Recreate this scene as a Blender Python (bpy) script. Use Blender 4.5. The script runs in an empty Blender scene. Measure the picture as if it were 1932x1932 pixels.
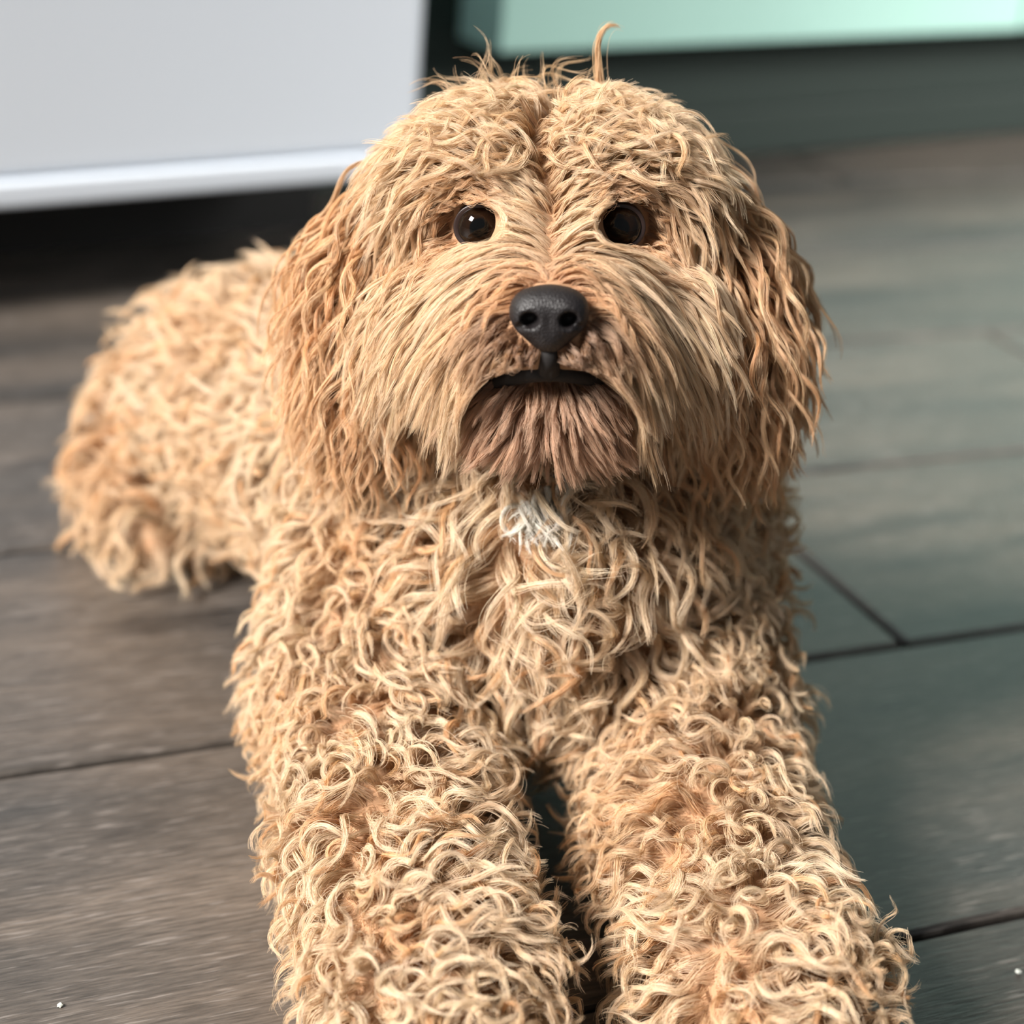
import bpy, bmesh, math, random
import numpy as np
from mathutils import Vector, Matrix
from mathutils.kdtree import KDTree

rng = np.random.default_rng(11)
random.seed(5)
SC = bpy.context.scene
COL = SC.collection

# ------------------------------------------------------------------ camera
PITCH, ROLL, CAM_H = math.radians(25), math.radians(5), 0.42
FPX = 3500.0
cam_d = bpy.data.cameras.new('camera')
cam = bpy.data.objects.new('camera', cam_d); COL.objects.link(cam)
fw = Vector((0, math.cos(PITCH), -math.sin(PITCH)))
rt = Vector((1, 0, 0)); up = rt.cross(fw)
cr = math.cos(ROLL) * rt + math.sin(ROLL) * up
cu = -math.sin(ROLL) * rt + math.cos(ROLL) * up
M = Matrix((cr, cu, -fw)).transposed().to_4x4(); M.translation = (0, 0, CAM_H)
cam.matrix_world = M
cam_d.sensor_width = 36.0
cam_d.lens = FPX / 1932 * 36.0
cam_d.clip_start = 0.02
cam_d.dof.use_dof = True
cam_d.dof.focus_distance = 0.612
cam_d.dof.aperture_fstop = 5.8
SC.camera = cam

# ------------------------------------------------------------------ world and window light
w = bpy.data.worlds.new('world'); SC.world = w; w.use_nodes = True
w.node_tree.nodes['Background'].inputs[0].default_value = (0.86, 0.95, 1.0, 1)
w.node_tree.nodes['Background'].inputs[1].default_value = 0.17
ld = bpy.data.lights.new('window_light', 'AREA'); ld.shape = 'RECTANGLE'
ld.size, ld.size_y, ld.energy = 2.0, 2.0, 1550
ld.color = (1.0, 0.96, 0.91)
lo = bpy.data.objects.new('window_light', ld); COL.objects.link(lo)
lo.location = (-4.35, -2.70, 4.45)
lo.rotation_euler = (Vector((0.02, 0.66, 0.12)) - lo.location).to_track_quat('-Z', 'Y').to_euler()
ld2 = bpy.data.lights.new('side_window_light', 'AREA'); ld2.shape = 'RECTANGLE'
ld2.size, ld2.size_y, ld2.energy = 0.9, 0.9, 11
ld2.color = (1.0, 0.97, 0.92); ld2.spread = math.radians(48)
lo2 = bpy.data.objects.new('side_window_light', ld2); COL.objects.link(lo2)
lo2.location = (2.6, 1.15, 1.15)
lo2.rotation_euler = (Vector((0.85, 1.85, 0.12)) - lo2.location).to_track_quat('-Z', 'Y').to_euler()
SC.view_settings.view_transform = 'Standard'
SC.view_settings.look = 'None'
SC.view_settings.gamma = 1.0
SC.view_settings.use_curve_mapping = False
SC.view_settings.exposure = 0.0
SC.cycles.max_bounces = 4
SC.cycles.diffuse_bounces = 3
SC.cycles.glossy_bounces = 3
SC.cycles.transmission_bounces = 3
SC.cycles.sample_clamp_indirect = 6.0

# ------------------------------------------------------------------ helpers
def lin(r, g, b):
    f = lambda c: (c / 255 / 12.92) if c / 255 <= 0.04045 else ((c / 255 + 0.055) / 1.055) ** 2.4
    return (f(r), f(g), f(b), 1.0)

def mat(name, color=(0.5, 0.5, 0.5, 1), rough=0.5, **kw):
    m = bpy.data.materials.new(name); m.use_nodes = True
    b = m.node_tree.nodes['Principled BSDF']
    b.inputs['Base Color'].default_value = color
    b.inputs['Roughness'].default_value = rough
    for k, v in kw.items(): b.inputs[k.replace('_', ' ')].default_value = v
    return m

def node(m, kind, **props):
    n = m.node_tree.nodes.new(kind)
    for k, v in props.items(): setattr(n, k, v)
    return n

def link(m, a, b): m.node_tree.links.new(a, b)

def tag(o, label, cat, group=None):
    o['label'] = label; o['category'] = cat
    if group: o['group'] = group

def empty(name, loc, rz=0):
    o = bpy.data.objects.new(name, None); COL.objects.link(o)
    o.location = loc; o.rotation_euler = (0, 0, rz); o.empty_display_size = 0.05
    return o

def mesh_obj(name, me, m, parent=None):
    o = bpy.data.objects.new(name, me); COL.objects.link(o)
    if m and not me.materials: me.materials.append(m)
    o.parent = parent
    return o

def box_mesh(name, x0, x1, y0, y1, z0, z1, bevel=0.0, seg=2):
    bm = bmesh.new()
    bmesh.ops.create_cube(bm, size=1)
    bmesh.ops.scale(bm, vec=(x1 - x0, y1 - y0, z1 - z0), verts=bm.verts)
    bmesh.ops.translate(bm, vec=((x0 + x1) / 2, (y0 + y1) / 2, (z0 + z1) / 2), verts=bm.verts)
    if bevel:
        bmesh.ops.bevel(bm, geom=bm.edges[:], offset=bevel, segments=seg, affect='EDGES', profile=0.5)
    me = bpy.data.meshes.new(name); bm.to_mesh(me); bm.free()
    return me

# ------------------------------------------------------------------ materials of the room
def plank_material():
    m = mat('plank_wood', rough=0.30, IOR=1.6)
    b = m.node_tree.nodes['Principled BSDF']
    tc = node(m, 'ShaderNodeTexCoord'); oi = node(m, 'ShaderNodeObjectInfo')
    off = node(m, 'ShaderNodeVectorMath', operation='SCALE'); off.inputs[0].default_value = (7.3, 3.1, 5.7)
    link(m, oi.outputs['Random'], off.inputs['Scale'])
    add = node(m, 'ShaderNodeVectorMath', operation='ADD')
    link(m, tc.outputs['Object'], add.inputs[0]); link(m, off.outputs[0], add.inputs[1])
    def noise(sx, sy, scale, detail, rough):
        mp = node(m, 'ShaderNodeMapping'); mp.inputs['Scale'].default_value = (sx, sy, 1)
        link(m, add.outputs[0], mp.inputs['Vector'])
        n = node(m, 'ShaderNodeTexNoise'); n.inputs['Scale'].default_value = scale
        n.inputs['Detail'].default_value = detail; n.inputs['Roughness'].default_value = rough
        link(m, mp.outputs[0], n.inputs['Vector']); return n
    big = noise(1.6, 9, 2.2, 3, 0.5)
    fine = noise(20.0, 240, 3.0, 6, 0.65)
    scr = noise(24.0, 330, 2.0, 3, 0.55)
    knots = noise(4.5, 22, 1.6, 2, 0.4)
    r1 = node(m, 'ShaderNodeValToRGB'); link(m, big.outputs[0], r1.inputs[0])
    r1.color_ramp.elements[0].position = 0.32; r1.color_ramp.elements[0].color = lin(62, 61, 60)
    r1.color_ramp.elements[1].position = 0.68; r1.color_ramp.elements[1].color = lin(103, 94, 86)
    r2 = node(m, 'ShaderNodeValToRGB'); link(m, fine.outputs[0], r2.inputs[0])
    r2.color_ramp.elements[0].position = 0.36; r2.color_ramp.elements[0].color = (0.52, 0.52, 0.52, 1)
    r2.color_ramp.elements[1].position = 0.68; r2.color_ramp.elements[1].color = (1.28, 1.26, 1.24, 1)
    mx = node(m, 'ShaderNodeMix', data_type='RGBA', blend_type='MULTIPLY'); mx.inputs[0].default_value = 1.0
    link(m, r1.outputs[0], mx.inputs[6]); link(m, r2.outputs[0], mx.inputs[7])
    r3 = node(m, 'ShaderNodeValToRGB'); link(m, knots.outputs[0], r3.inputs[0])
    r3.color_ramp.elements[0].position = 0.30; r3.color_ramp.elements[0].color = (0.55, 0.57, 0.6, 1)
    r3.color_ramp.elements[1].position = 0.38; r3.color_ramp.elements[1].color = (1, 1, 1, 1)
    mx2 = node(m, 'ShaderNodeMix', data_type='RGBA', blend_type='MULTIPLY'); mx2.inputs[0].default_value = 1.0
    link(m, mx.outputs[2], mx2.inputs[6]); link(m, r3.outputs[0], mx2.inputs[7])
    r4 = node(m, 'ShaderNodeValToRGB'); link(m, scr.outputs[0], r4.inputs[0])
    r4.color_ramp.elements[0].position = 0.58; r4.color_ramp.elements[0].color = (0, 0, 0, 1)
    r4.color_ramp.elements[1].position = 0.68; r4.color_ramp.elements[1].color = (0.42, 0.42, 0.42, 1)
    mx3 = node(m, 'ShaderNodeMix', data_type='RGBA'); mx3.inputs[7].default_value = lin(150, 142, 136)
    link(m, r4.outputs[0], mx3.inputs[0]); link(m, mx2.outputs[2], mx3.inputs[6])
    hv = node(m, 'ShaderNodeHueSaturation')
    mr = node(m, 'ShaderNodeMapRange'); mr.inputs[3].default_value = 0.85; mr.inputs[4].default_value = 1.12
    link(m, oi.outputs['Random'], mr.inputs[0]); link(m, mr.outputs[0], hv.inputs['Value'])
    link(m, mx3.outputs[2], hv.inputs['Color']); link(m, hv.outputs[0], b.inputs['Base Color'])
    bp = node(m, 'ShaderNodeBump'); bp.inputs['Strength'].default_value = 0.35; bp.inputs['Distance'].default_value = 0.0012
    link(m, fine.outputs[0], bp.inputs['Height']); link(m, bp.outputs[0], b.inputs['Normal'])
    return m

M_plank = plank_material()
M_sub = mat('subfloor_dark', lin(24, 20, 17), 0.9)
M_white = mat('white_enamel', lin(228, 236, 246), 0.4)
M_black = mat('black_plastic', lin(14, 14, 15), 0.6)
M_teal = mat('teal_paint', lin(172, 214, 204), 0.45)
M_teal_shade = mat('shaded_teal_paint', lin(24, 40, 35), 0.75)  # teal darkened in colour to carry the shade of the recess
M_wall = mat('wall_paint', lin(196, 200, 192), 0.9)

# ------------------------------------------------------------------ floor: planks laid at their own angle
PY = math.radians(24.5)
floor = mesh_obj('floor', box_mesh('floor', -2.6, 3.4, -1.3, 2.9, -0.03, -0.005), M_sub)
floor.rotation_euler = (0, 0, PY); floor['kind'] = 'structure'
PW, PL, GAP = 0.194, 1.22, 0.0040
def plank_mesh(L):
    return box_mesh('plank', 0, L - GAP, 0, PW - GAP, -0.0055, 0.0, 0.0016, 1)
P_full = plank_mesh(PL); P_full.materials.append(M_plank)
row_off = [0.31, 0.83, 0.11, 0.62, 0.95, 0.40]
for i in range(-9, 12):
    v0 = 0.640 + i * PW
    u0 = 0.507 if i == 0 else row_off[i % 6] + (0.35 if i == -1 else 0)
    u = u0 - PL * math.ceil((u0 + 2.5) / PL)
    while u < 3.2:
        p = mesh_obj('plank', P_full, None, floor); p.location = (u, v0, 0); u += PL

# ------------------------------------------------------------------ kitchen units at the wall
WY = math.radians(34)
wall = mesh_obj('wall_back', box_mesh('wall_back', -1.8, 3.0, 1.96, 2.04, 0.0, 2.5), M_wall)
wall.rotation_euler = (0, 0, WY); wall['kind'] = 'structure'
app = empty('kitchen_appliance', (0, 0, 0), WY)
tag(app, 'white enamelled kitchen appliance with a rounded bottom lip above a black recess', 'appliance')
mesh_obj('door_panel', box_mesh('door_panel', 0.05, 0.655, 1.13, 1.16, 0.090, 0.84, 0.006, 3), M_white, app)
mesh_obj('bottom_lip', box_mesh('bottom_lip', 0.05, 0.654, 1.126, 1.17, 0.072, 0.089, 0.003, 3), M_white, app)
mesh_obj('body', box_mesh('body', 0.054, 0.651, 1.16, 1.74, 0.080, 0.84, 0.004, 2), M_white, app)
mesh_obj('plinth', box_mesh('plinth', 0.07, 0.635, 1.25, 1.72, 0.0, 0.080), M_black, app)
cab = empty('base_cabinet', (0, 0, 0), WY)
tag(cab, 'teal painted kitchen base cabinet with a dark recessed toe kick', 'cabinet')
mesh_obj('carcass', box_mesh('carcass', 0.81, 2.7, 1.30, 1.94, 0.120, 0.86, 0.001, 1), M_teal, cab)
for k in range(3):
    x0 = 0.812 + k * 0.60
    dr = mesh_obj('door', box_mesh('door', x0, x0 + 0.596, 1.28, 1.299, 0.120, 0.80, 0.002, 2), M_teal, cab)
    mesh_obj('door_knob', box_mesh('door_knob', x0 + 0.57, x0 + 0.595, 1.25, 1.28, 0.68, 0.705, 0.008, 3), M_black, dr)
mesh_obj('shade_filler_panel', box_mesh('shade_filler_panel', 0.665, 0.809, 1.34, 1.36, 0.0, 0.86), M_teal_shade, cab)  # added dark strip standing in for the appliance's shadow on the cabinet
mesh_obj('toe_kick', box_mesh('toe_kick', 0.81, 2.7, 1.345, 1.36, 0.0, 0.119), M_teal_shade, cab)
mesh_obj('toe_moulding', box_mesh('toe_moulding', 0.81, 2.7, 1.333, 1.345, 0.0, 0.045, 0.004, 2), M_teal_shade, cab)
mesh_obj('worktop', box_mesh('worktop', 0.66, 2.72, 1.26, 1.95, 0.861, 0.895, 0.004, 2), M_wall, cab)
# things lying on the floor
for k, (x, y, s, lab) in enumerate([(0.197, 0.545, 0.0012, 'tiny white crumb on the dark floor beside the curled paw at right'),
                                    (-0.135, 0.483, 0.0011, 'tiny white crumb on the lit grey plank at lower left')]):
    bm = bmesh.new(); bmesh.ops.create_icosphere(bm, subdivisions=2, radius=s)
    for vtx in bm.verts: vtx.co *= random.uniform(0.75, 1.15); vtx.co.z *= 0.6
    zmin = min(vtx.co.z for vtx in bm.verts)
    me = bpy.data.meshes.new('crumb'); bm.to_mesh(me); bm.free()
    o = mesh_obj('crumb', me, M_wall); o.location = (x, y, -zmin); tag(o, lab, 'crumb')

# ------------------------------------------------------------------ the dog as a distance field
def V(*a): return np.array(a, dtype=np.float64)
def rcone(p, a, b, r1, r2):
    a, b = V(*a), V(*b); ab = b - a
    h = np.clip(((p - a) @ ab) / (ab @ ab), 0, 1)
    return np.linalg.norm(p - a - h[:, None] * ab, axis=1) - (r1 + (r2 - r1) * h)
def ell(p, c, r):
    r = V(*r); q = (p - V(*c)) / r
    k0 = np.linalg.norm(q, axis=1); k1 = np.linalg.norm(q / r, axis=1) + 1e-9
    return k0 * (k0 - 1) / k1
def smin(a, b, k):
    h = np.clip(0.5 + 0.5 * (b - a) / k, 0, 1)
    return b + (a - b) * h - k * h * (1 - h)

# head frame: x to the picture's right, f forward out of the face, z up through the crown
H0 = V(0.0045, 0.645, 0.232)
hp, hr = math.radians(12), math.radians(5.0)
Hf = V(0, -math.cos(hp), math.sin(hp)); Hu = V(0, math.sin(hp), math.cos(hp)); Hx = V(1, 0, 0)
Hx, Hu = math.cos(hr) * Hx + math.sin(hr) * Hu, -math.sin(hr) * Hx + math.cos(hr) * Hu
HM = np.stack([Hx, Hf, Hu])                       # rows
def to_head(p): return (p - H0) @ HM.T
def from_head(q): return np.asarray(q) @ HM + H0

EYE = 0.0232
def sdf_head(p):
    q = to_head(p); ax = q.copy(); ax[:, 0] = np.abs(ax[:, 0])
    d = ell(q, (0, 0.0, 0.000), (0.046, 0.050, 0.040))
    d = smin(d, ell(ax, (0.020, 0.022, 0.020), (0.024, 0.024, 0.015)), 0.015)      # brows
    d = smin(d, rcone(q, (0, 0.030, -0.014), (0, 0.082, -0.024), 0.026, 0.0165), 0.014)  # muzzle
    d = smin(d, ell(ax, (0.028, 0.026, -0.026), (0.022, 0.026, 0.024)), 0.012)      # cheeks
    d = smin(d, ell(ax, (0.0115, 0.078, -0.028), (0.0125, 0.016, 0.0105)), 0.006)   # upper lips
    d = smin(d, rcone(ax, (0.006, 0.025, -0.044), (0.0065, 0.069, -0.0490), 0.017, 0.0110), 0.005) # lower jaw
    return d
LEGS = {
    'L': [(-0.034, 0.680, 0.100, 0.042), (-0.046, 0.620, 0.056, 0.034), (-0.031, 0.535, 0.038, 0.026), (-0.013, 0.478, 0.026, 0.026), (-0.010, 0.462, 0.022, 0.023)],
    'R': [(0.058, 0.690, 0.100, 0.038), (0.070, 0.625, 0.054, 0.031), (0.080, 0.545, 0.038, 0.026), (0.093, 0.490, 0.028, 0.027), (0.098, 0.472, 0.023, 0.025)],
}
TORSO = [(0.016, 0.672, 0.098, 0.056), (-0.040, 0.735, 0.096, 0.059), (-0.100, 0.815, 0.084, 0.056), (-0.154, 0.882, 0.054, 0.046)]
def chain(p, pts):
    d = None
    for a, b in zip(pts[:-1], pts[1:]):
        e = rcone(p, a[:3], b[:3], a[3], b[3])
        d = e if d is None else smin(d, e, 0.012)
    return d
def sdf_parts(p):
    t = chain(p, TORSO)
    chest = ell(p, (0.016, 0.634, 0.100), (0.050, 0.046, 0.060))
    neck = rcone(p, (0.014, 0.675, 0.125), (0.008, 0.660, 0.205), 0.050, 0.040)
    hindL = smin(ell(p, (-0.168, 0.850, 0.040), (0.036, 0.046, 0.038)), rcone(p, (-0.185, 0.830, 0.020), (-0.165, 0.800, 0.016), 0.018, 0.014), 0.02)
    hindR = ell(p, (-0.075, 0.935, 0.045), (0.045, 0.055, 0.045))
    return t, chest, neck, hindL, hindR, chain(p, LEGS['L']), chain(p, LEGS['R'])
def sdf_body(p):
    t, c, n, hl, h2, l, r = sdf_parts(p)
    d = smin(t, c, 0.03); d = smin(d, n, 0.03); d = smin(d, hl, 0.02); d = smin(d, h2, 0.02)
    d = smin(d, smin(l, r, 0.002), 0.018)
    return d
def sdf_all(p):
    d = smin(sdf_body(p), sdf_head(p), 0.015)
    return np.maximum(d, 0.0015 - p[:, 2])
def grad(fn, p, e=0.0008):
    g = np.stack([fn(p + V(*(e * (np.arange(3) == i)))) - fn(p - V(*(e * (np.arange(3) == i)))) for i in range(3)], 1)
    return g / (np.linalg.norm(g, axis=1, keepdims=True) + 1e-9)
def unit(v): return v / (np.linalg.norm(v, axis=-1, keepdims=True) + 1e-9)

def surface_nets(fn, lo_, hi_, h):
    lo_, hi_ = V(*lo_), V(*hi_)
    n = np.ceil((hi_ - lo_) / h).astype(int) + 1
    ax = [lo_[i] + h * np.arange(n[i]) for i in range(3)]
    G = np.stack(np.meshgrid(*ax, indexing='ij'), -1).reshape(-1, 3)
    F = np.concatenate([fn(c) for c in np.array_split(G, max(1, len(G) // 200000))]).reshape(n)
    acc = np.zeros((*(n - 1), 3)); cnt = np.zeros(n - 1)
    crn = [(i, j, k) for i in (0, 1) for j in (0, 1) for k in (0, 1)]
    sl = lambda c: tuple(slice(c[i], n[i] - 1 + c[i]) for i in range(3))
    for a in crn:
        for d in range(3):
            if a[d]: continue
            b = list(a); b[d] = 1
            fa, fb = F[sl(a)], F[sl(b)]
            m = (fa < 0) != (fb < 0)
            t = np.where(m, fa / np.where(m, fa - fb, 1), 0)
            for i in range(3): acc[..., i] += m * (a[i] + (t if i == d else 0))
            cnt += m
    act = cnt > 0
    idx = -np.ones(act.shape, int); idx[act] = np.arange(act.sum())
    ijk = np.argwhere(act)
    Vt = lo_ + h * (ijk + acc[act] / cnt[act][:, None])
    faces = []
    for d in range(3):
        o1, o2 = [(1, 2), (2, 0), (0, 1)][d]
        s0 = [slice(None)] * 3; s1 = [slice(None)] * 3
        s0[d] = slice(0, n[d] - 1); s1[d] = slice(1, n[d])
        fa, fb = F[tuple(s0)], F[tuple(s1)]
        m = (fa < 0) != (fb < 0)
        e = np.argwhere(m); e = e[(e[:, o1] > 0) & (e[:, o2] > 0) & (e[:, o1] < n[o1] - 1) & (e[:, o2] < n[o2] - 1)]
        if not len(e): continue
        inside = fa[e[:, 0], e[:, 1], e[:, 2]] < 0
        def cell(a, b):
            q = e.copy(); q[:, o1] -= a; q[:, o2] -= b
            return idx[q[:, 0], q[:, 1], q[:, 2]]
        f4 = np.stack([cell(1, 1), cell(0, 1), cell(0, 0), cell(1, 0)], 1)
        f4[~inside] = f4[~inside][:, ::-1]
        faces.append(f4)
    return Vt, np.concatenate(faces)

def np_mesh(name, Vt, Fc, smooth=True):
    me = bpy.data.meshes.new(name)
    me.from_pydata(Vt.tolist(), [], Fc.tolist()); me.update()
    me.polygons.foreach_set('use_smooth', [smooth] * len(me.polygons))
    return me

dog = empty('dog', (0.0, 0.70, 0.0))
tag(dog, 'curly apricot coated small dog lying on the floor facing the camera', 'dog')
DOG0 = V(0.0, 0.70, 0.0)

def skin_material():
    m = mat('dog_skin', lin(166, 128, 96), 0.85)
    return m
M_skin = skin_material()
BV, BF = surface_nets(sdf_all, (-0.27, 0.42, -0.006), (0.16, 1.0, 0.30), 0.004)
body = mesh_obj('body', np_mesh('body', BV - DOG0, BF), M_skin, dog)

# ears
def ear_sdf(side):
    def fn(p):
        q = to_head(p) * V(side, 1, 1)
        d = rcone(q * V(1, 0.75, 1), (0.042, -0.004, 0.018), (0.058, -0.002, -0.012), 0.010, 0.011)
        d = smin(d, ell(q, (0.060, 0.002, -0.034), (0.011, 0.022, 0.036)), 0.012)
        return d
    return fn
EAR = {}
for side in (-1, 1):
    c = from_head(np.array([[side * 0.058, 0, -0.025]]))[0]
    ev_, ef_ = surface_nets(ear_sdf(side), c - 0.07, c + 0.07, 0.003)
    EAR[side] = (ev_, ef_, mesh_obj('ear', np_mesh('ear', ev_ - DOG0, ef_), M_skin, dog))

# ------------------------------------------------------------------ eyes, nose, mouth
def eye_material():
    m = mat('dog_eye', (0.01, 0.006, 0.004, 1), 0.03, IOR=1.38)
    b = m.node_tree.nodes['Principled BSDF']
    tc = node(m, 'ShaderNodeTexCoord'); sx = node(m, 'ShaderNodeSeparateXYZ')
    link(m, tc.outputs['Object'], sx.inputs[0])
    xx = node(m, 'ShaderNodeMath', operation='MULTIPLY'); link(m, sx.outputs[0], xx.inputs[0]); link(m, sx.outputs[0], xx.inputs[1])
    zz = node(m, 'ShaderNodeMath', operation='MULTIPLY_ADD'); link(m, sx.outputs[2], zz.inputs[0]); link(m, sx.outputs[2], zz.inputs[1]); link(m, xx.outputs[0], zz.inputs[2])
    sq = node(m, 'ShaderNodeMath', operation='SQRT'); link(m, zz.outputs[0], sq.inputs[0])
    mr = node(m, 'ShaderNodeMath', operation='DIVIDE'); link(m, sq.outputs[0], mr.inputs[0]); mr.inputs[1].default_value = 0.01
    rp = node(m, 'ShaderNodeValToRGB'); link(m, mr.outputs[0], rp.inputs[0])
    cr_ = rp.color_ramp; cr_.elements[0].position = 0.30; cr_.elements[0].color = (0.002, 0.002, 0.002, 1)
    cr_.elements[1].position = 0.36; cr_.elements[1].color = (0.011, 0.005, 0.0025, 1)
    e = cr_.elements.new(0.60); e.color = (0.007, 0.0035, 0.002, 1)
    e = cr_.elements.new(0.68); e.color = (0.006, 0.004, 0.003, 1)
    e = cr_.elements.new(0.86); e.color = (0.03, 0.02, 0.018, 1)
    link(m, rp.outputs[0], b.inputs['Base Color'])
    return m
M_eye = eye_material()
M_lid = mat('dog_eyelid', lin(42, 30, 27), 0.3)
def nose_material():
    m = mat('dog_nose', lin(24, 20, 21), 0.48)
    b = m.node_tree.nodes['Principled BSDF']
    v = node(m, 'ShaderNodeTexVoronoi'); v.inputs['Scale'].default_value = 1500
    tc = node(m, 'ShaderNodeTexCoord'); link(m, tc.outputs['Object'], v.inputs['Vector'])
    bp = node(m, 'ShaderNodeBump'); bp.inputs['Strength'].default_value = 0.5; bp.inputs['Distance'].default_value = 0.0004
    link(m, v.outputs['Distance'], bp.inputs['Height']); link(m, bp.outputs[0], b.inputs['Normal'])
    return m
M_nose = nose_material()
M_mouth = mat('dog_lip', lin(18, 13, 12), 0.75)

HEAD_ROT = Matrix([list(Hx), list(-Hf), list(Hu)]).transposed().to_4x4()   # local -Y points out of the face
def head_place(o, q):
    mw = HEAD_ROT.copy(); mw.translation = Vector((from_head(np.array([q]))[0] - DOG0).tolist()); o.matrix_local = mw

EYES = []
for side in (-1, 1):
    bm = bmesh.new(); bmesh.ops.create_uvsphere(bm, u_segments=40, v_segments=24, radius=0.0088)
    me = bpy.data.meshes.new('eye'); bm.to_mesh(me); bm.free()
    for p in me.polygons: p.use_smooth = True
    ctr = (side * EYE, 0.0425, 0.0040); EYES.append(V(*ctr))
    eo = mesh_obj('eye', me, M_eye, dog); head_place(eo, ctr)
    # lid rim: an almond ring hugging the eyeball
    ring, fcs, NR, NS = [], [], 48, 10
    for i in range(NR):
        a = 2 * math.pi * i / NR
        x = 0.0083 * math.cos(a) * (1 + 0.10 * math.cos(a) * -side); z = 0.0066 * math.sin(a) * (1.0 if math.sin(a) > 0 else 0.95)
        y = -math.sqrt(max(0.0092 ** 2 - x * x - z * z, 1e-6)) + 0.0010
        cx = Vector((x, y, z)); rad = Vector((x, 0, z)).normalized(); outv = cx.normalized()
        for j in range(NS):
            b = 2 * math.pi * j / NS
            ring.append(tuple(cx + rad * (0.0012 * math.cos(b)) + outv * (0.0008 * math.sin(b))))
    for i in range(NR):
        for j in range(NS):
            fcs.append((i * NS + j, ((i + 1) % NR) * NS + j, ((i + 1) % NR) * NS + (j + 1) % NS, i * NS + (j + 1) % NS))
    lid = mesh_obj('eyelid', np_mesh('eyelid', np.array(ring), np.array(fcs)), M_lid, dog); head_place(lid, ctr)

NOSE = V(0, 0.097, -0.0188)
def sdf_nose(p):      # x right, y forward, z up, about the nose centre
    ax = p.copy(); ax[:, 0] = np.abs(ax[:, 0])
    d = ell(p, (0, -0.001, 0.0022), (0.0122, 0.0088, 0.0072))
    d = smin(d, ell(ax, (0.0068, 0.0002, -0.0005), (0.0062, 0.0076, 0.0068)), 0.004)
    d = smin(d, ell(p, (0, -0.001, -0.0060), (0.0070, 0.0074, 0.0070)), 0.005)
    cut = ell(ax, (0.0066, 0.0072, -0.0014), (0.0031, 0.0058, 0.0027))
    cut = np.minimum(cut, rcone(ax, (0.0066, 0.0075, -0.0014), (0.0105, 0.0040, -0.0042), 0.0016, 0.0010))
    d = -smin(-d, cut, 0.0016)
    d = -smin(-d, rcone(p, (0, 0.0086, -0.001), (0, 0.0074, -0.016), 0.0007, 0.0010), 0.0010)
    return d
nv, nf = surface_nets(sdf_nose, (-0.016, -0.012, -0.016), (0.016, 0.012, 0.012), 0.0006)
nv2 = nv.copy() * V(0.92, 1, 0.95); nv2[:, 1] *= -1
nose = mesh_obj('nose', np_mesh('nose', nv2, nf[:, ::-1]), M_nose, dog); head_place(nose, NOSE)
# dark lips: the philtrum and the two arches of the mouth
def tube_mesh(name, pts, rad, ns=10):
    pts = [Vector(p) for p in pts]; vs, fs = [], []
    for i, p in enumerate(pts):
        t = (pts[min(i + 1, len(pts) - 1)] - pts[max(i - 1, 0)]).normalized()
        a = t.cross(Vector((0, 1, 0.1))).normalized(); b = t.cross(a)
        for j in range(ns):
            g = 2 * math.pi * j / ns; vs.append(tuple(p + rad[i] * (a * math.cos(g) + b * math.sin(g))))
    for i in range(len(pts) - 1):
        for j in range(ns):
            fs.append((i * ns + j, i * ns + (j + 1) % ns, (i + 1) * ns + (j + 1) % ns, (i + 1) * ns + j))
    fs.append(tuple(range(ns))[::-1]); fs.append(tuple((len(pts) - 1) * ns + j for j in range(ns)))
    me = bpy.data.meshes.new(name); me.from_pydata(vs, [], fs)
    for p in me.polygons: p.use_smooth = True
    return me
mp_ = []
for i in range(25):
    s = -1 + 2 * i / 24; x = 0.028 * s
    mp_.append((x, -(0.0885 - 0.034 * abs(s) ** 1.7), -0.0375 - 0.012 * abs(s) ** 1.5))
lip = mesh_obj('lips', tube_mesh('lips', mp_, [0.0019 + 0.0021 * (1 - abs(-1 + 2 * i / 24)) for i in range(25)]), M_mouth, dog)
head_place(lip, (0, 0, 0))
ph = mesh_obj('philtrum', tube_mesh('philtrum', [(0, -0.0965, -0.028), (0, -0.0955, -0.0325), (0, -0.0915, -0.0375)], [0.0030, 0.0028, 0.0036]), M_mouth, dog)
head_place(ph, (0, 0, 0))

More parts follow.
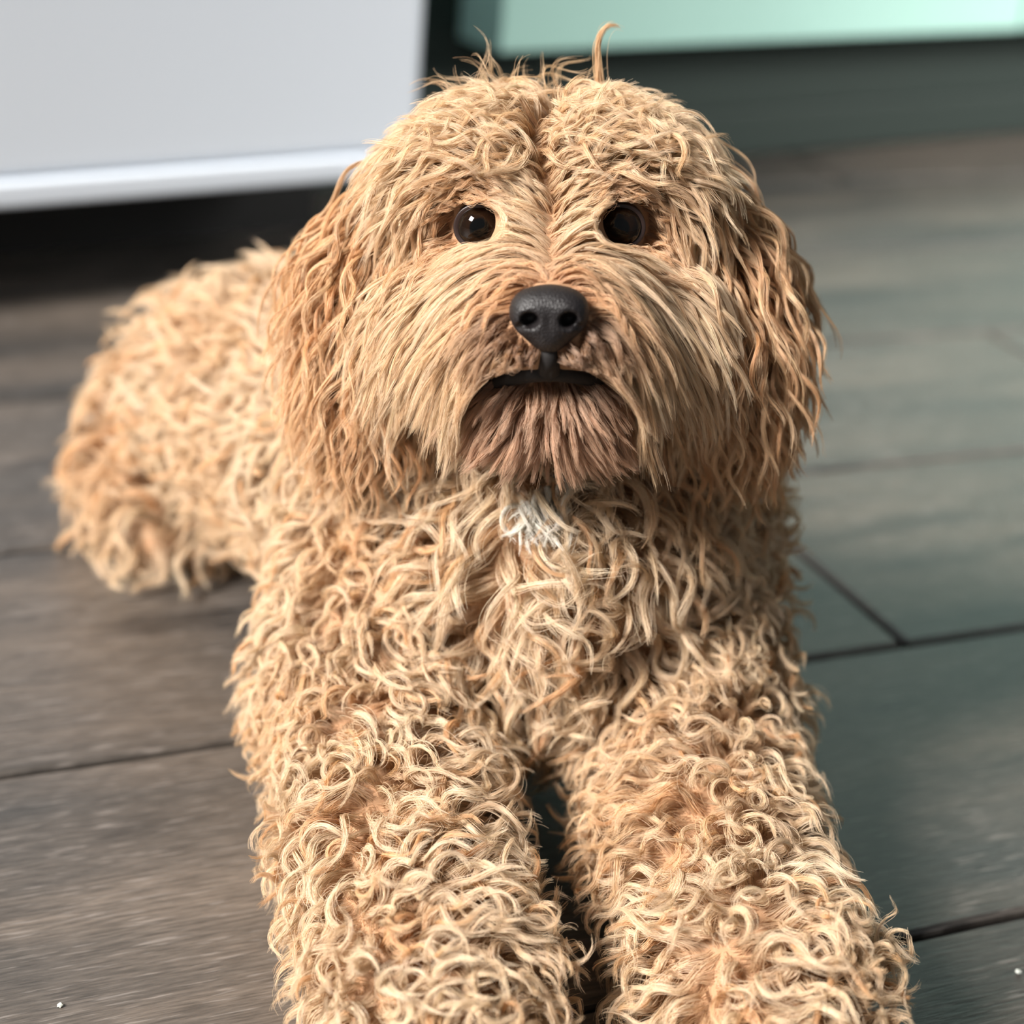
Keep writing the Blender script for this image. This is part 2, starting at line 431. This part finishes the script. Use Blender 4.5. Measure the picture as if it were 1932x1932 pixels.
# ------------------------------------------------------------------ fur
def fur_material():
    m = bpy.data.materials.new('apricot_fur'); m.use_nodes = True
    nt = m.node_tree; nt.nodes.clear()
    out = nt.nodes.new('ShaderNodeOutputMaterial')
    at = nt.nodes.new('ShaderNodeAttribute'); at.attribute_name = 'fur_color'
    hi = nt.nodes.new('ShaderNodeHairInfo')
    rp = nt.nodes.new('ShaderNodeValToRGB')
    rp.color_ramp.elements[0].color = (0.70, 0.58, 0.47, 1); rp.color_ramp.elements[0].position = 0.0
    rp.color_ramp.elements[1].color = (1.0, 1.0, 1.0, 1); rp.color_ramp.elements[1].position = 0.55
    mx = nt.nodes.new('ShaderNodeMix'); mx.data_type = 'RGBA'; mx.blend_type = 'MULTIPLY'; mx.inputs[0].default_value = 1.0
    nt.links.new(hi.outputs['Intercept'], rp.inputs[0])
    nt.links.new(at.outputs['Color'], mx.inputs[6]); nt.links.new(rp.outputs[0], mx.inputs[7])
    df = nt.nodes.new('ShaderNodeBsdfDiffuse'); tl = nt.nodes.new('ShaderNodeBsdfTranslucent')
    gl = nt.nodes.new('ShaderNodeBsdfHair'); gl.component = 'Reflection'
    gl.inputs['RoughnessU'].default_value = 0.28; gl.inputs['RoughnessV'].default_value = 0.8
    gl.inputs['Color'].default_value = (0.9, 0.84, 0.76, 1)
    nt.links.new(mx.outputs[2], df.inputs['Color']); nt.links.new(mx.outputs[2], tl.inputs['Color'])
    m1 = nt.nodes.new('ShaderNodeMixShader'); m1.inputs[0].default_value = 0.42
    nt.links.new(df.outputs[0], m1.inputs[1]); nt.links.new(tl.outputs[0], m1.inputs[2])
    m2 = nt.nodes.new('ShaderNodeMixShader'); m2.inputs[0].default_value = 0.15
    nt.links.new(m1.outputs[0], m2.inputs[1]); nt.links.new(gl.outputs[0], m2.inputs[2])
    nt.links.new(m2.outputs[0], out.inputs[0])
    return m
M_fur = fur_material()

def sample_surface(Vt, Fc, n, weight=None):
    tri = np.concatenate([Fc[:, [0, 1, 2]], Fc[:, [0, 2, 3]]])
    a, b, c = Vt[tri[:, 0]], Vt[tri[:, 1]], Vt[tri[:, 2]]
    ar = np.linalg.norm(np.cross(b - a, c - a), axis=1)
    if weight is not None: ar = ar * weight((a + b + c) / 3)
    k = rng.choice(len(tri), n, p=ar / ar.sum())
    r1, r2 = np.sqrt(rng.random(n)), rng.random(n)
    return (1 - r1)[:, None] * a[k] + (r1 * (1 - r2))[:, None] * b[k] + (r1 * r2)[:, None] * c[k]

def swirl(p, f, seed=0):
    r = np.random.default_rng(seed)
    s = np.zeros(len(p))
    for i in range(5):
        k = r.normal(size=3) * f; s += np.sin(p @ k + r.random() * 6.28)
    return s / 2.2

def rot_about(v, axis, ang):
    c, s = np.cos(ang)[:, None], np.sin(ang)[:, None]
    return v * c + np.cross(axis, v) * s + axis * (np.sum(axis * v, 1, keepdims=True)) * (1 - c)

def keep_clear(p, mouth=None):
    """the coat is combed off the eyes, the nose and the mouth line"""
    q = to_head(p)
    for e in EYES:
        sx_ = np.sign(e[0])
        a = e + V(0, 0.004, -0.0006); ab = V(sx_ * -0.001, 0.035, 0.006)
        h = np.clip(((q - a) @ ab) / (ab @ ab), 0, 1)
        d = q - a - h[:, None] * ab
        d = d / V(1.12, 1, 1.0); dist = np.linalg.norm(d, axis=1)
        push = np.clip(0.0074 - dist, 0, None)
        q = q + d / (dist[:, None] + 1e-6) * push[:, None]
    a = NOSE + V(0, -0.003, 0.0); ab = V(0, 0.03, 0.0)
    h = np.clip(((q - a) @ ab) / (ab @ ab), 0, 1)
    d = (q - a - h[:, None] * ab); d2 = d / V(1.22, 1, 1.0); dist = np.linalg.norm(d2, axis=1)
    push = np.clip(0.0103 - dist, 0, None)
    q = q + d2 / (dist[:, None] + 1e-6) * push[:, None]
    if mouth is not None:
        c, r_ = V(0, 0.080, -0.0595), V(0.030, 0.040, 0.0265)
        d = (q - c) / r_; d[:, 1] *= 0.6; dist = np.linalg.norm(d, axis=1)
        push = np.where(mouth, np.clip(1.0 - dist, 0, None), 0)
        dd = d / (dist[:, None] + 1e-6); dd[:, 0] += 0.6 * np.sign(q[:, 0]); dd[:, 1] = 0.2
        q = q + unit(dd) * r_ * push[:, None]
    return from_head(q)

def grow(root, nrm, flow, length, lift, grav, curl_r, turns, K, fn, clear=False, hover=0.004, seed=1, mouth=None):
    N = len(root); P = np.zeros((N, K, 3)); P[:, 0] = root
    step = (length / (K - 1))[:, None]; cur = root.copy()
    for i in range(1, K):
        s = i / (K - 1)
        d = unit(nrm * (lift * (1 - 0.75 * s))[:, None] + flow * (0.35 + 0.65 * s) + V(0, 0, -1) * (grav * s)[:, None])
        cur = cur + d * step
        sd = fn(cur); tgt = hover * min(1, s * 2.5)
        bad = sd < tgt
        if bad.any():
            cur[bad] += grad(fn, cur[bad]) * (tgt - sd[bad])[:, None]
        if clear: cur = keep_clear(cur, mouth)
        cur[:, 2] = np.maximum(cur[:, 2], 0.0012)
        P[:, i] = cur
    r = np.random.default_rng(seed)
    T = unit(np.gradient(P, axis=1))
    ref = unit(nrm + 0.35 * r.normal(size=nrm.shape))[:, None, :]
    e1 = unit(np.cross(T, np.broadcast_to(ref, T.shape))); e2 = np.cross(T, e1)
    ph0 = r.random(N) * 2 * np.pi; sgn = np.where(r.random(N) < 0.5, -1, 1)
    s = np.linspace(0, 1, K)[None, :]
    ang = ph0[:, None] + sgn[:, None] * 2 * np.pi * turns[:, None] * s
    A = curl_r[:, None] * np.clip(s * 2.2, 0, 1) * (1 - 0.15 * s)
    off = (np.cos(ang) - np.cos(ph0)[:, None] * (1 - s))[..., None] * e1 + (np.sin(ang) - np.sin(ph0)[:, None] * (1 - s))[..., None] * e2 * 0.8
    Q = P + off * A[..., None]
    fq = Q.reshape(-1, 3)
    sd = fn(fq); bad = sd < 0.0006
    if bad.any():
        bad &= np.repeat(np.arange(N * K) % K > 0, 1)
        fq[bad] += grad(fn, fq[bad]) * (0.0012 - sd[bad])[:, None]
    if clear: fq = keep_clear(fq, None if mouth is None else np.repeat(mouth, K))
    fq[:, 2] = np.maximum(fq[:, 2], 0.0012)
    return fq.reshape(N, K, 3)

def coat(name, parent, G, groot, croot, colors, lock_r, clump=0.93, rad=0.0001, stray=0.07, seed=3, label=None):
    """hair strands gathered into locks round the guide curves G"""
    r = np.random.default_rng(seed)
    kd = KDTree(len(groot))
    for i, p in enumerate(groot): kd.insert(p, i)
    kd.balance()
    own = np.array([kd.find(p)[1] for p in croot])
    N, K = len(croot), G.shape[1]
    Ls = r.uniform(0.72, 1.0, N); Ls[r.random(N) < 0.12] *= 0.7
    t = np.linspace(0, 1, K)[None, :] * Ls[:, None] * (K - 1)
    i0 = np.clip(t.astype(int), 0, K - 2); fr = (t - i0)[..., None]
    g = G[own]
    ii = np.arange(N)[:, None]
    P = g[ii, i0] * (1 - fr) + g[ii, i0 + 1] * fr
    s = np.linspace(0, 1, K)[None, :, None]
    off = (croot - groot[own])[:, None, :]
    cl = np.full(N, clump); st = r.random(N) < stray; cl[st] = r.uniform(0.1, 0.6, st.sum())
    k = cl[:, None, None] * np.clip(s / 0.45, 0, 1) ** 0.8
    T = unit(np.gradient(g, axis=1))
    rv = r.normal(size=(N, 3)); rv = unit(rv) * (r.random(N) ** 0.5)[:, None]
    rv = rv[:, None, :] - T * np.sum(rv[:, None, :] * T, -1, keepdims=True)
    prof = np.clip(s / 0.3, 0, 1) * (1 - 0.75 * s ** 2)
    lr = lock_r[own][:, None, None] * np.where(st, 2.2, 1.0)[:, None, None]
    P = P + off * (1 - k) + rv * lr * prof
    wob = r.normal(size=(N, 1, 3)) * 0.0005 * np.sin(s * r.uniform(4, 9, (N, 1, 1)) + r.random((N, 1, 1)) * 6)
    P = P + wob * s
    P[..., 2] = np.maximum(P[..., 2], 0.0007)
    cd = bpy.data.hair_curves.new(name)
    cd.add_curves([K] * N)
    cd.attributes['position'].data.foreach_set('vector', (P - DOG0).astype(np.float32).ravel())
    rr = np.linspace(1, 0, K); rr = rad * (0.35 + 0.65 * np.clip(rr * 1.6, 0, 1))
    R = (rr[None, :] * r.uniform(0.75, 1.2, (N, 1))).astype(np.float32)
    a = cd.attributes.get('radius') or cd.attributes.new('radius', 'FLOAT', 'POINT')
    a.data.foreach_set('value', R.ravel())
    col = colors[own] * r.uniform(0.86, 1.12, (N, 1)) * r.uniform(0.97, 1.03, (N, 3))
    col = np.concatenate([np.clip(col, 0.004, 0.93), np.ones((N, 1))], 1).astype(np.float32)
    a = cd.attributes.new('fur_color', 'FLOAT_COLOR', 'CURVE'); a.data.foreach_set('color', col.ravel())
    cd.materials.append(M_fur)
    o = bpy.data.objects.new(name, cd); COL.objects.link(o); o.parent = parent
    o['kind'] = 'stuff'
    if label: o['label'] = label
    return o

APRICOT = np.array(lin(236, 200, 156)[:3]); CREAM = np.array(lin(250, 230, 202)[:3])
ORANGE = np.array(lin(224, 170, 114)[:3]); BROWN = np.array(lin(196, 142, 108)[:3]); WHITE = np.array(lin(246, 240, 230)[:3])
def blend(a, b, t): t = np.clip(t, 0, 1)[:, None]; return a * (1 - t) + b * t
DENS = 1.0

# --- body, legs and chest: ringlets
def body_weight(c):
    hd = sdf_head(c); bd = sdf_body(c)
    w_ = ((bd < hd - 0.004) | (to_head(c)[:, 1] < -0.075)).astype(float)
    n = grad(sdf_all, c)
    w_ *= np.where(c[:, 2] < 0.006, 0.05, 1) * np.where(n[:, 2] < -0.6, 0.3, 1)
    w_ *= np.where((n[:, 1] > 0.5) & (c[:, 1] > 0.7), 0.45, 1) * np.where(c[:, 1] > 0.74, 0.6, 1)
    return w_
def body_fields(p):
    n = grad(sdf_all, p)
    t, c, nk, hl, h2, l, r = sdf_parts(p)
    D = np.stack([t, c, nk, hl, h2, l, r], 1)
    W = np.exp(-np.clip(D, 0, None) / 0.008); W /= W.sum(1, keepdims=True)
    legL = unit(V(*LEGS['L'][3][:3]) - V(*LEGS['L'][1][:3])); legR = unit(V(*LEGS['R'][3][:3]) - V(*LEGS['R'][1][:3]))
    F = np.stack([V(-0.55, 0.45, -0.6), V(0, -0.25, -1.0), V(0, -0.1, -1), V(-0.4, -0.3, -0.7), V(0, 0.5, -0.6), legL + V(0, 0, -0.25), legR + V(0, 0, -0.25)])
    flow = W @ F
    # away from each leg's upper ridge, so the coat falls to both sides
    side = n * V(1, 0.6, 0); flow = flow + 0.55 * side * (W[:, 5] + W[:, 6])[:, None]
    flow = flow - n * np.sum(flow * n, 1, keepdims=True)
    flow = rot_about(unit(flow), n, 1.05 * swirl(p, 70, 4) + 0.5 * rng.normal(size=len(p)))
    return n, flow, W
ng = int(5400 * DENS)
gr = sample_surface(BV, BF, ng, body_weight)
n, fl, W = body_fields(gr)
leg = W[:, 5] + W[:, 6]
u1, u2 = rng.random(ng), rng.random(ng)
L = (0.030 + 0.010 * u1) * np.where(gr[:, 1] > 0.76, 0.95, 1.0) * (1 - 0.17 * leg)
G = grow(gr, n, fl, L, 0.75 + 0.35 * u2, np.full(ng, 0.25), (0.0022 + 0.0034 * rng.random(ng)) * (1 - 0.25 * leg), 0.7 + 0.8 * rng.random(ng) + 0.35 * leg, 18, sdf_all, hover=0.005)
sh = 0.5 + 0.5 * swirl(gr, 45, 9)
colr = blend(APRICOT, CREAM, 0.25 + 0.5 * sh) * (1 - 0.10 * rng.random((ng, 1)))
colr = np.where((rng.random(ng) < 0.15)[:, None], blend(APRICOT, ORANGE, 0.6 * rng.random(ng)), colr)
cr_ = sample_surface(BV, BF, int(250000 * DENS), body_weight)
coat('body_coat', dog, G, gr, cr_, colr, (0.0010 + 0.0022 * rng.random(ng) ** 1.5) * (1 - 0.35 * leg), clump=0.86, rad=0.00008, stray=0.14, seed=21)
# --- white tuft at the throat
tq = np.stack([rng.normal(0.0115, 0.0035, 40), np.full(40, 0.592), rng.normal(0.150, 0.003, 40)], 1)
for _ in range(6):
    tq = tq - grad(sdf_all, tq) * sdf_all(tq)[:, None]
n = grad(sdf_all, tq)
G = grow(tq, n, np.tile(V(-0.1, -0.4, -0.9), (40, 1)) + 0.35 * rng.normal(size=(40, 3)), 0.018 + 0.010 * rng.random(40), np.full(40, 1.3), np.full(40, 0.3), rng.uniform(0.0016, 0.0042, 40), rng.uniform(0.6, 1.3, 40), 14, sdf_all, hover=0.014)
cq = np.repeat(tq, 45, 0) + rng.normal(size=(1800, 3)) * 0.0015
coat('chest_tuft', dog, G, tq, cq, np.tile(WHITE, (40, 1)), np.full(40, 0.0012), seed=22, label='white tuft of hair at the throat')

# --- head
def head_weight(c):
    q = to_head(c)
    w_ = (sdf_head(c) <= sdf_body(c) - 0.004).astype(float) * (q[:, 1] > -0.08)
    for e in EYES:
        w_ *= np.linalg.norm((q - e) / V(1.1, 1.3, 0.95), axis=1) > 0.0096
    w_ *= np.linalg.norm((q - NOSE) / V(1.15, 1.6, 1), axis=1) > 0.0105
    # bare lips
    inm = (np.abs(q[:, 0]) < 0.016) & (q[:, 1] > 0.06) & (np.abs(q[:, 2] + 0.0385) < 0.0028)
    w_ *= ~inm
    w_ *= ~((np.abs(q[:, 0]) < 0.0028) & (q[:, 1] > 0.07) & (q[:, 2] < -0.022) & (q[:, 2] > -0.042))
    w_ *= np.where(q[:, 1] < -0.03, 0.4, 1.0)
    return w_
def head_fields(p):
    q = to_head(p); n = grad(sdf_all, p); x, f, z = q.T; sg = np.where(x + 0.005 * swirl(p, 60, 12) * (z > 0.01) >= 0, 1, -1); axx = np.abs(x)
    N = len(p)
    sm = lambda a, b, v: np.clip((v - a) / (b - a), 0, 1)
    w_muz = sm(0.040, 0.058, f) * sm(0.004, -0.008, z)
    w_chin = sm(-0.036, -0.041, z) * sm(0.030, 0.045, f)
    w_muz = w_muz * (1 - w_chin)
    w_crown = sm(0.016, 0.028, z)
    w_side = sm(0.030, 0.040, axx) * (1 - w_muz) * (1 - w_chin)
    w_mid = np.clip(1 - w_muz - w_chin - w_crown - w_side, 0, 1)
    Wt = np.stack([w_muz, w_chin, w_crown, w_side, w_mid], 1); Wt /= Wt.sum(1, keepdims=True)
    o = np.zeros(N)
    lo_f = sm(0.0, -0.03, z)
    fm = np.stack([sg * (0.85 - 0.25 * lo_f) * sm(0.0, 0.005, axx), -0.22 + o, -0.35 - 0.55 * lo_f], 1)
    fc = np.stack([x * 75, 0.10 + o, -1.0 + o], 1)
    fk = np.stack([sg * (0.55 + 0.6 * sm(0, 0.03, axx)), 0.30 * sm(-0.01, 0.03, f) - 0.05, 0.25 - 0.9 * sm(0.015, 0.045, axx)], 1)
    fs = np.stack([sg * 0.35, 0.12 + o, -1.0 + o], 1)
    fb = np.stack([sg * 0.75, 0.1 + o, 0.55 - 0.9 * sm(0.010, 0.032, axx)], 1)
    flow = Wt[:, :1] * fm + Wt[:, 1:2] * fc + Wt[:, 2:3] * fk + Wt[:, 3:4] * fs + Wt[:, 4:5] * fb
    flow = flow @ HM
    n0 = n
    flow = flow - n0 * np.sum(flow * n0, 1, keepdims=True) * 0.7
    flow = unit(flow)
    dn = np.linalg.norm((q - NOSE) / V(1.2, 1, 1), axis=1)
    deye = np.min([np.linalg.norm(q - e, axis=1) for e in EYES], 0)
    Lm = 0.010 + 0.036 * sm(0.010, 0.032, dn)
    Lc = 0.014 + 0.008 * sm(-0.041, -0.056, z)
    Lm = np.where((axx < 0.013) & (z < -0.025), 0.003 + 0.35 * axx, Lm)
    Lv = Wt @ np.zeros(5) + Wt[:, 0] * Lm + Wt[:, 1] * Lc + Wt[:, 2] * 0.026 + Wt[:, 3] * 0.042 + Wt[:, 4] * 0.015
    Lv *= 0.45 + 0.55 * sm(0.010, 0.020, deye)
    lift = Wt @ V(0.50, 0.45, 0.55, 0.55, 0.50)
    grav = Wt @ V(0.95, 0.35, 0.40, 0.70, 0.10)
    cr_r = Wt @ V(0.0009, 0.0006, 0.0024, 0.0020, 0.0008)
    tr = Wt @ V(0.7, 0.6, 1.1, 1.0, 0.8)
    return q, n, flow, Lv, lift, grav, cr_r, tr, Wt, dn, deye
ng = int(5600 * DENS)
gr = sample_surface(BV, BF, ng, head_weight)
q, n, fl, L, lift, grav, crr, tr, Wt, dn, deye = head_fields(gr)
fl = rot_about(fl, n, (0.16 + 0.30 * Wt[:, 2]) * rng.normal(size=ng) + 0.35 * Wt[:, 2] * swirl(gr, 90, 6))
L = L * rng.uniform(0.8, 1.15, ng)
G = grow(gr, n, fl, L, lift * rng.uniform(0.8, 1.3, ng), grav, crr * rng.uniform(0.5, 1.6, ng), tr * rng.uniform(0.7, 1.4, ng), 16, sdf_all, clear=True, hover=0.004, seed=7, mouth=(Wt[:, 1] < 0.5) & (q[:, 1] > 0.02))
colr = blend(APRICOT, CREAM, rng.random(ng) * 0.7)
colr = blend(colr, ORANGE, 0.75 * np.clip(1 - (dn - 0.012) / 0.014, 0, 1) + 0.6 * np.clip(1 - (deye - 0.010) / 0.012, 0, 1))
colr = blend(colr, np.array(lin(206, 162, 130)[:3]), 0.85 * Wt[:, 1])
STAIN_SHADE = np.array(lin(126, 82, 54)[:3])  # mouth staining, with the shadow below the nose painted into the fur
st_ = np.clip(1 - (dn - 0.011) / 0.010, 0, 1) * (q[:, 2] < -0.020) + 0.9 * np.exp(-((q[:, 2] + 0.036 + 0.30 * np.abs(q[:, 0])) / 0.0045) ** 2) * (q[:, 1] > 0.045)
colr = blend(colr, STAIN_SHADE, np.clip(0.8 * st_, 0, 0.85))
colr *= rng.uniform(0.88, 1.05, (ng, 1))
cr_ = sample_surface(BV, BF, int(200000 * DENS), head_weight)
coat('head_coat', dog, G, gr, cr_, colr, 0.0003 + 0.0007 * Wt[:, 2] + 0.0005 * rng.random(ng), clump=0.78, rad=0.000064, stray=0.14, seed=23)

# --- ears: long wavy locks
for side in (-1, 1):
    ev_, ef_, eo = EAR[side]; fn = ear_sdf(side)
    both = lambda p: np.minimum(fn(p), sdf_all(p))
    ng = int(1000 * DENS)
    wt = lambda c: np.where(sdf_all(c) > -0.002, 1.0, 0.02) * np.where((to_head(c) * side)[:, 0] > 0.058, 1.0, 0.6)
    gr = sample_surface(ev_, ef_, ng, wt)
    n = grad(fn, gr); q = to_head(gr)
    fl = (np.tile(V(side * 0.12, 0.10, -1.0), (ng, 1)) + rng.normal(size=(ng, 3)) * 0.12) @ HM
    L = rng.uniform(0.044, 0.064, ng) * np.clip(0.75 + (q[:, 2] + 0.06) * 4, 0.7, 1.0)
    G = grow(gr, n, unit(fl), L, rng.uniform(0.5, 0.95, ng), np.full(ng, 0.8), rng.uniform(0.0018, 0.0036, ng), rng.uniform(1.2, 2.2, ng), 22, both, clear=True, hover=0.004, seed=31 + side)
    colr = blend(APRICOT, ORANGE, rng.random(ng) * 0.8) * rng.uniform(0.82, 1.08, (ng, 1))
    cr_ = sample_surface(ev_, ef_, int(44000 * DENS), wt)
    coat('ear_hair', eo, G, gr, cr_, colr, rng.uniform(0.0004, 0.0013, ng), clump=0.88, rad=0.000075, stray=0.10, seed=40 + side)

# --- flyaway wisps and one upright curl on the crown
def wisps(name, roots, flow, L, lift, cr, turns, per, spread, lock, col, seed, label=None):
    roots = np.array(roots)
    for _ in range(6): roots = roots - grad(sdf_all, roots) * sdf_all(roots)[:, None]
    k = len(roots); n = grad(sdf_all, roots)
    G = grow(roots, n, unit(np.array(flow) @ HM), np.full(k, L) * rng.uniform(0.8, 1.2, k), np.full(k, lift), np.full(k, 0.1), np.full(k, cr) * rng.uniform(0.6, 1.4, k), np.full(k, turns), 20, sdf_all, hover=0.002, seed=seed)
    c = np.repeat(roots, per, 0) + rng.normal(size=(k * per, 3)) * spread
    return coat(name, dog, G, roots, c, np.tile(col, (k, 1)), np.full(k, lock), clump=0.9, rad=0.00007, stray=0.1, seed=seed)
k = 26
wisps('crown_wisps', from_head(np.stack([rng.uniform(-0.030, 0.0, k), rng.uniform(-0.012, 0.012, k), np.full(k, 0.045)], 1)),
      np.stack([rng.uniform(-0.7, 0.7, k), rng.uniform(-0.3, 0.1, k), rng.uniform(-0.1, 0.5, k)], 1), 0.030, 0.7, 0.0045, 1.3, 8, 0.001, 0.0016, APRICOT, 51)
cp = from_head(np.array([(0.0185, 0, 0.034), (0.0182, 0, 0.042), (0.0175, 0.0, 0.050), (0.0168, 0.001, 0.057), (0.0166, 0.002, 0.063), (0.0176, 0.003, 0.0675), (0.0198, 0.003, 0.0702), (0.0224, 0.002, 0.0706), (0.0248, 0.001, 0.0694)]))[None]
cc = np.repeat(cp[:, 0], 120, 0) + rng.normal(size=(120, 3)) * 0.0015
coat('crown_curl', dog, cp, cp[:, 0], cc, np.array([APRICOT]), np.array([0.0013]), clump=0.92, rad=0.00007, stray=0.05, seed=57)
